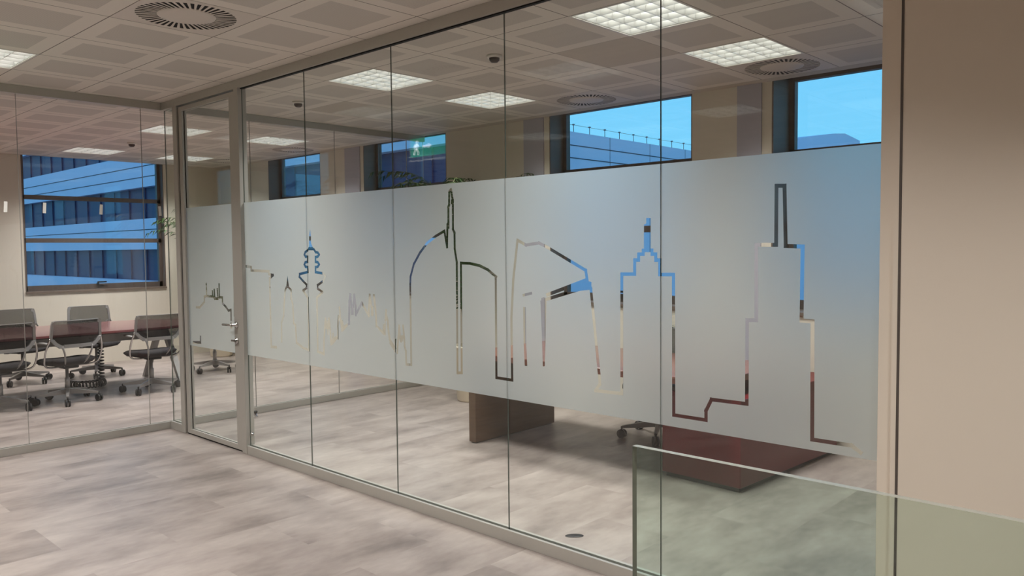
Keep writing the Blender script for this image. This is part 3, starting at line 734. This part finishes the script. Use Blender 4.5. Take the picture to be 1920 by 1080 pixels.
for k in range(0, 200):
    f_ = k / 199; a = 2 * PI * k / 12; cx = 3.49 - .32 * f_ + .05 * math.sin(6 * f_); cy = 9.98 - .06 * math.sin(f_ * PI) * 3
    pts.append((cx + .03 * math.cos(a), cy + .03 * math.sin(a) * .5, .055 + .038 * math.sin(a)))
tube(b, pts, .009, 6); tag(obj('coiled_cable', b, M['black']), 'black coiled cable hanging from the red table down to a loop on the floor', 'cable')

# ------------------------------------------------------------------ walnut table, red cabinet
T = thing('slab_table', 'large walnut table standing on a slab leg behind the skyline glass', 'table')
b = new_bm(); box(b, 4.44, 5.45, 2.45, 4.72, .69, .735); bevel_all(b, .002, 1); obj('tabletop', b, M['wood_top'], T)
b = new_bm(); box(b, 4.434, 5.42, 4.583, 4.661, .008, .69); bevel_all(b, .002, 1); obj('slab_leg', b, M['wood'], T)
b = new_bm(); box(b, 4.46, 5.40, 4.60, 4.645, 0, .008); obj('foot_pad', b, M['black'], T)
b = new_bm(); box(b, 4.8, 5.25, 2.5, 2.9, .601, .69); obj('support_block', b, M['black'], T)
Cb = thing('low_cabinet', 'low dark red cabinet on a black plinth carrying the table end', 'cabinet', (4.63, 2.37, 0), R(-3))
b = new_bm(); box(b, 0, 1.40, 0, .60, .03, .60); bevel_all(b, .003, 1); obj('carcass', b, M['red'], Cb)
b = new_bm(); box(b, .02, 1.38, .02, .58, 0, .03); obj('plinth', b, M['plinth'], Cb)
b = new_bm(); lathe(b, [(.03, 0), (.03, .002), (.028, .004), (.02, .004)], 24); 
for v in b.verts: v.co.x *= 1.7; v.co.y *= .85
o = tag(obj('floor_socket_cover', b, M['black']), 'small dark oval cover plate set in the floor inside the glass', 'cover plate'); o.location = (3.347, 2.693, 0); o.rotation_euler = (0, 0, R(-45))
ds = thing('door_stop', 'small round metal door stop on the floor inside the skyline glass', 'door stop', (3.79, 6.93, 0))
b = new_bm(); lathe(b, [(.022, 0), (.022, .006), (.012, .008), (.012, .035)], 18); obj('base_pin', b, M['chrome'], ds)
b = new_bm(); lathe(b, [(.017, .0355), (.02, .04), (.02, .05), (.015, .055)], 18); obj('rubber_ring', b, M['black'], ds)

# ------------------------------------------------------------------ plants
def frond(b, rnd, base, az, length, arch, leaf=.22, droop=.5, n=22, ex=3.2):
    """a pinnate frond: curved midrib with paired narrow leaflets"""
    pts = []; p_ = Vector(base); el = arch
    for k in range(n + 1):
        pts.append(p_.copy()); f_ = k / n
        e = el - (el + droop) * f_ ** ex
        p_ = p_ + Vector((math.cos(az) * math.cos(e), math.sin(az) * math.cos(e), math.sin(e))) * (length / n)
    tube(b, pts, .006, 5, radii=[.008 * (1 - .8 * k / n) for k in range(n + 1)], mi=1)
    side = Vector((-math.sin(az), math.cos(az), 0))
    for k in range(5, n + 1):
        t_ = (pts[k] - pts[k - 1]).normalized(); up = side.cross(t_) * -1
        L_ = leaf * math.sin(PI * min(1, .12 + .88 * (k - 4) / (n - 2))) + .05
        for s in (-1, 1):
            d = (side * s * .86 + t_ * .62 + Vector((0, 0, -.25 - .2 * rnd.random()))).normalized(); w = t_ * .011
            a_ = pts[k]; m_ = a_ + d * L_ * .5 + Vector((0, 0, .012)); e_ = a_ + d * L_ + Vector((0, 0, -.03))
            v = [b.verts.new(q) for q in (a_ - w * .4, m_ - w, e_, m_ + w, a_ + w * .4)]
            b.faces.new(v).material_index = 0

def palm(name, label, x, y, pot_r, pot_h, nf, hmin, hmax, lmin, lmax, seed, pot_mat, group=None, square=False):
    rnd = random.Random(seed); t = thing(name, label, 'potted plant', (x, y, 0), group=group)
    b = new_bm(); lathe(b, [(pot_r * .72, 0), (pot_r * .78, .02), (pot_r, pot_h - .03), (pot_r * 1.04, pot_h - .02), (pot_r * 1.04, pot_h), (pot_r * .92, pot_h), (pot_r * .9, pot_h - .04)], 36)
    obj('planter', b, pot_mat, t)
    b = new_bm(); lathe(b, [(pot_r * .89, pot_h - .05), (pot_r * .89, pot_h - .03), (pot_r * .5, pot_h - .02)], 24); obj('soil', b, M['soil'], t)
    b = new_bm()
    for k in range(nf):
        az = 2 * PI * (k * .618 + .05 * rnd.random()); hb = pot_h - .03
        r0 = pot_r * .4 * rnd.random(); L_ = lmin + (lmax - lmin) * rnd.random()
        frond(b, rnd, (math.cos(az) * r0, math.sin(az) * r0, hb), az, L_, R(hmin + (hmax - hmin) * rnd.random()), leaf=.2, droop=R(5 + 45 * rnd.random()))
    o = obj('foliage', b, [M['leaf'], M['stem']], t)
    return t, o
pl, fo = palm('potted_palm', 'tall arching palm in a cream planter behind the walnut table', 5.70, 5.95, .19, .58, 40, 83.5, 89.5, 1.7, 2.3, 4, M['cream'])
pl2, fo2 = palm('potted_palm', 'palm standing in the far corner of the meeting room, leaves beside the door post', 5.68, 11.35, .2, .52, 26, 79, 89, 1.7, 2.15, 11, M['cream'])
for f_, mx, my in ((fo, XB - 5.70 - .03, 7.03 - 5.95), (fo2, XB - 5.68 - .03, Y1 - 11.35 - .03)):
    for v in f_.data.vertices:                                          # leaves press flat against the wall they reach
        if v.co.x > mx: v.co.x = mx - .004 * random.random()
        if my and v.co.y > my: v.co.y = my - .004 * random.random()
        if v.co.z < .03: v.co.z = .03
        if v.co.z > H - .03: v.co.z = H - .03
t = thing('small_potted_plant', 'small dark leaved plant in a white pot on the walnut table', 'potted plant', (5.28, 3.42, .735))
b = new_bm(); lathe(b, [(.05, 0), (.055, .01), (.07, .13), (.073, .13), (.073, .14), (.064, .14)], 28); obj('pot', b, M['white'], t)
rnd = random.Random(3); b = new_bm()
for k in range(60):
    az = 6.28 * rnd.random(); L_ = .12 + .2 * rnd.random(); e0 = R(35 + 50 * rnd.random()); p0 = Vector((.02 * math.cos(az), .02 * math.sin(az), .13))
    m_ = p0 + Vector((math.cos(az) * math.cos(e0), math.sin(az) * math.cos(e0), math.sin(e0))) * L_ * .6
    e_ = m_ + Vector((math.cos(az) * .9, math.sin(az) * .9, .2 - .3 * rnd.random())).normalized() * L_ * .4; s = Vector((-math.sin(az), math.cos(az), 0)) * .014
    v = [b.verts.new(q) for q in (p0 - s * .3, m_ - s, e_, m_ + s, p0 + s * .3)]; b.faces.new(v)
obj('foliage', b, M['leaf'], t)

# ------------------------------------------------------------------ outdoors
B = thing('office_building', 'long pale banded office building outside the meeting room window', 'building', (14, 0, 0))
b = new_bm(); box(b, .3, 2.5, 14.5, 75, -12, 7.0); obj('glazed_wall', b, M['facade_dark'], B)
BANDS = [(4.32, 5.72), (1.68, 2.98), (-1.0, .35), (-4.2, -2.9), (-8, -6)]
for z0, z1 in BANDS:
    b = new_bm(); box(b, 0, .3, 14.5, 75, z0, z1); obj('cladding_band', b, M['facade'], B)
b = new_bm()
for z_ in (5.18, 4.72, 2.5): box(b, -.01, .0, 14.5, 75, z_, z_ + .035)
obj('cladding_joints', b, M['joint'], B)
b = new_bm(); box(b, .0, 2.5, 14.5, 75, 7.0, 7.3); obj('roof_edge', b, M['facade'], B)
b = new_bm()
for k in range(34): box(b, .24, .3, 14.6 + k * 1.7, 14.7 + k * 1.7, -4, 7.0)
obj('window_mullions', b, M['facade_dark'], B)

B = thing('office_building', 'pale clad building whose roof carries a thin safety railing', 'building', (0, 16, 0))
b = new_bm(); box(b, 18.0, 70, 0, 12, -12, 5.26); obj('facade_wall', b, M['facade'], B)
b = new_bm()
for z_ in (4.82, 4.42, 3.6): box(b, 18.0, 70, -.01, 0, z_, z_ + .03)
for k in range(20): box(b, 19.5 + k * 2.4, 19.52 + k * 2.4, -.004, 0, -12, 5.26)
obj('cladding_joints', b, M['joint'], B)
b = new_bm(); tube(b, [(18.0, .1, 5.5), (70, .1, 5.5)], .006, 5); obj('top_rail', b, M['steel'], B)
for k in range(18):
    b = new_bm(); x_ = 19.25 + .835 * k; tube(b, [(x_, .1, 5.26), (x_, .1, 5.52)], .012, 6); box(b, x_ - .03, x_ + .03, .07, .13, 5.49, 5.53); obj('rail_post', b, M['steel'], B)
B = tag(obj('roof_canopy', (lambda b: (prism(b, [(63, 9.0), (84, 9.0), (84, 12.2), (80, 12.55), (77, 12.25), (68, 10.9), (63, 10.3)], 30, 34, lambda u, v, d: (u, d, v)), b)[1])(new_bm()), M['facade']),
        'low distant rooftop at the bottom of the sky in the right hand window', 'building')
b = new_bm(); box(b, -60, 160, 12.6, 160, -12.4, -12); box(b, 7, 160, -60, 12.6, -12.4, -12)
tag(obj('street_ground', b, M['asphalt']), 'grey ground far below outside', 'ground', kind='structure')
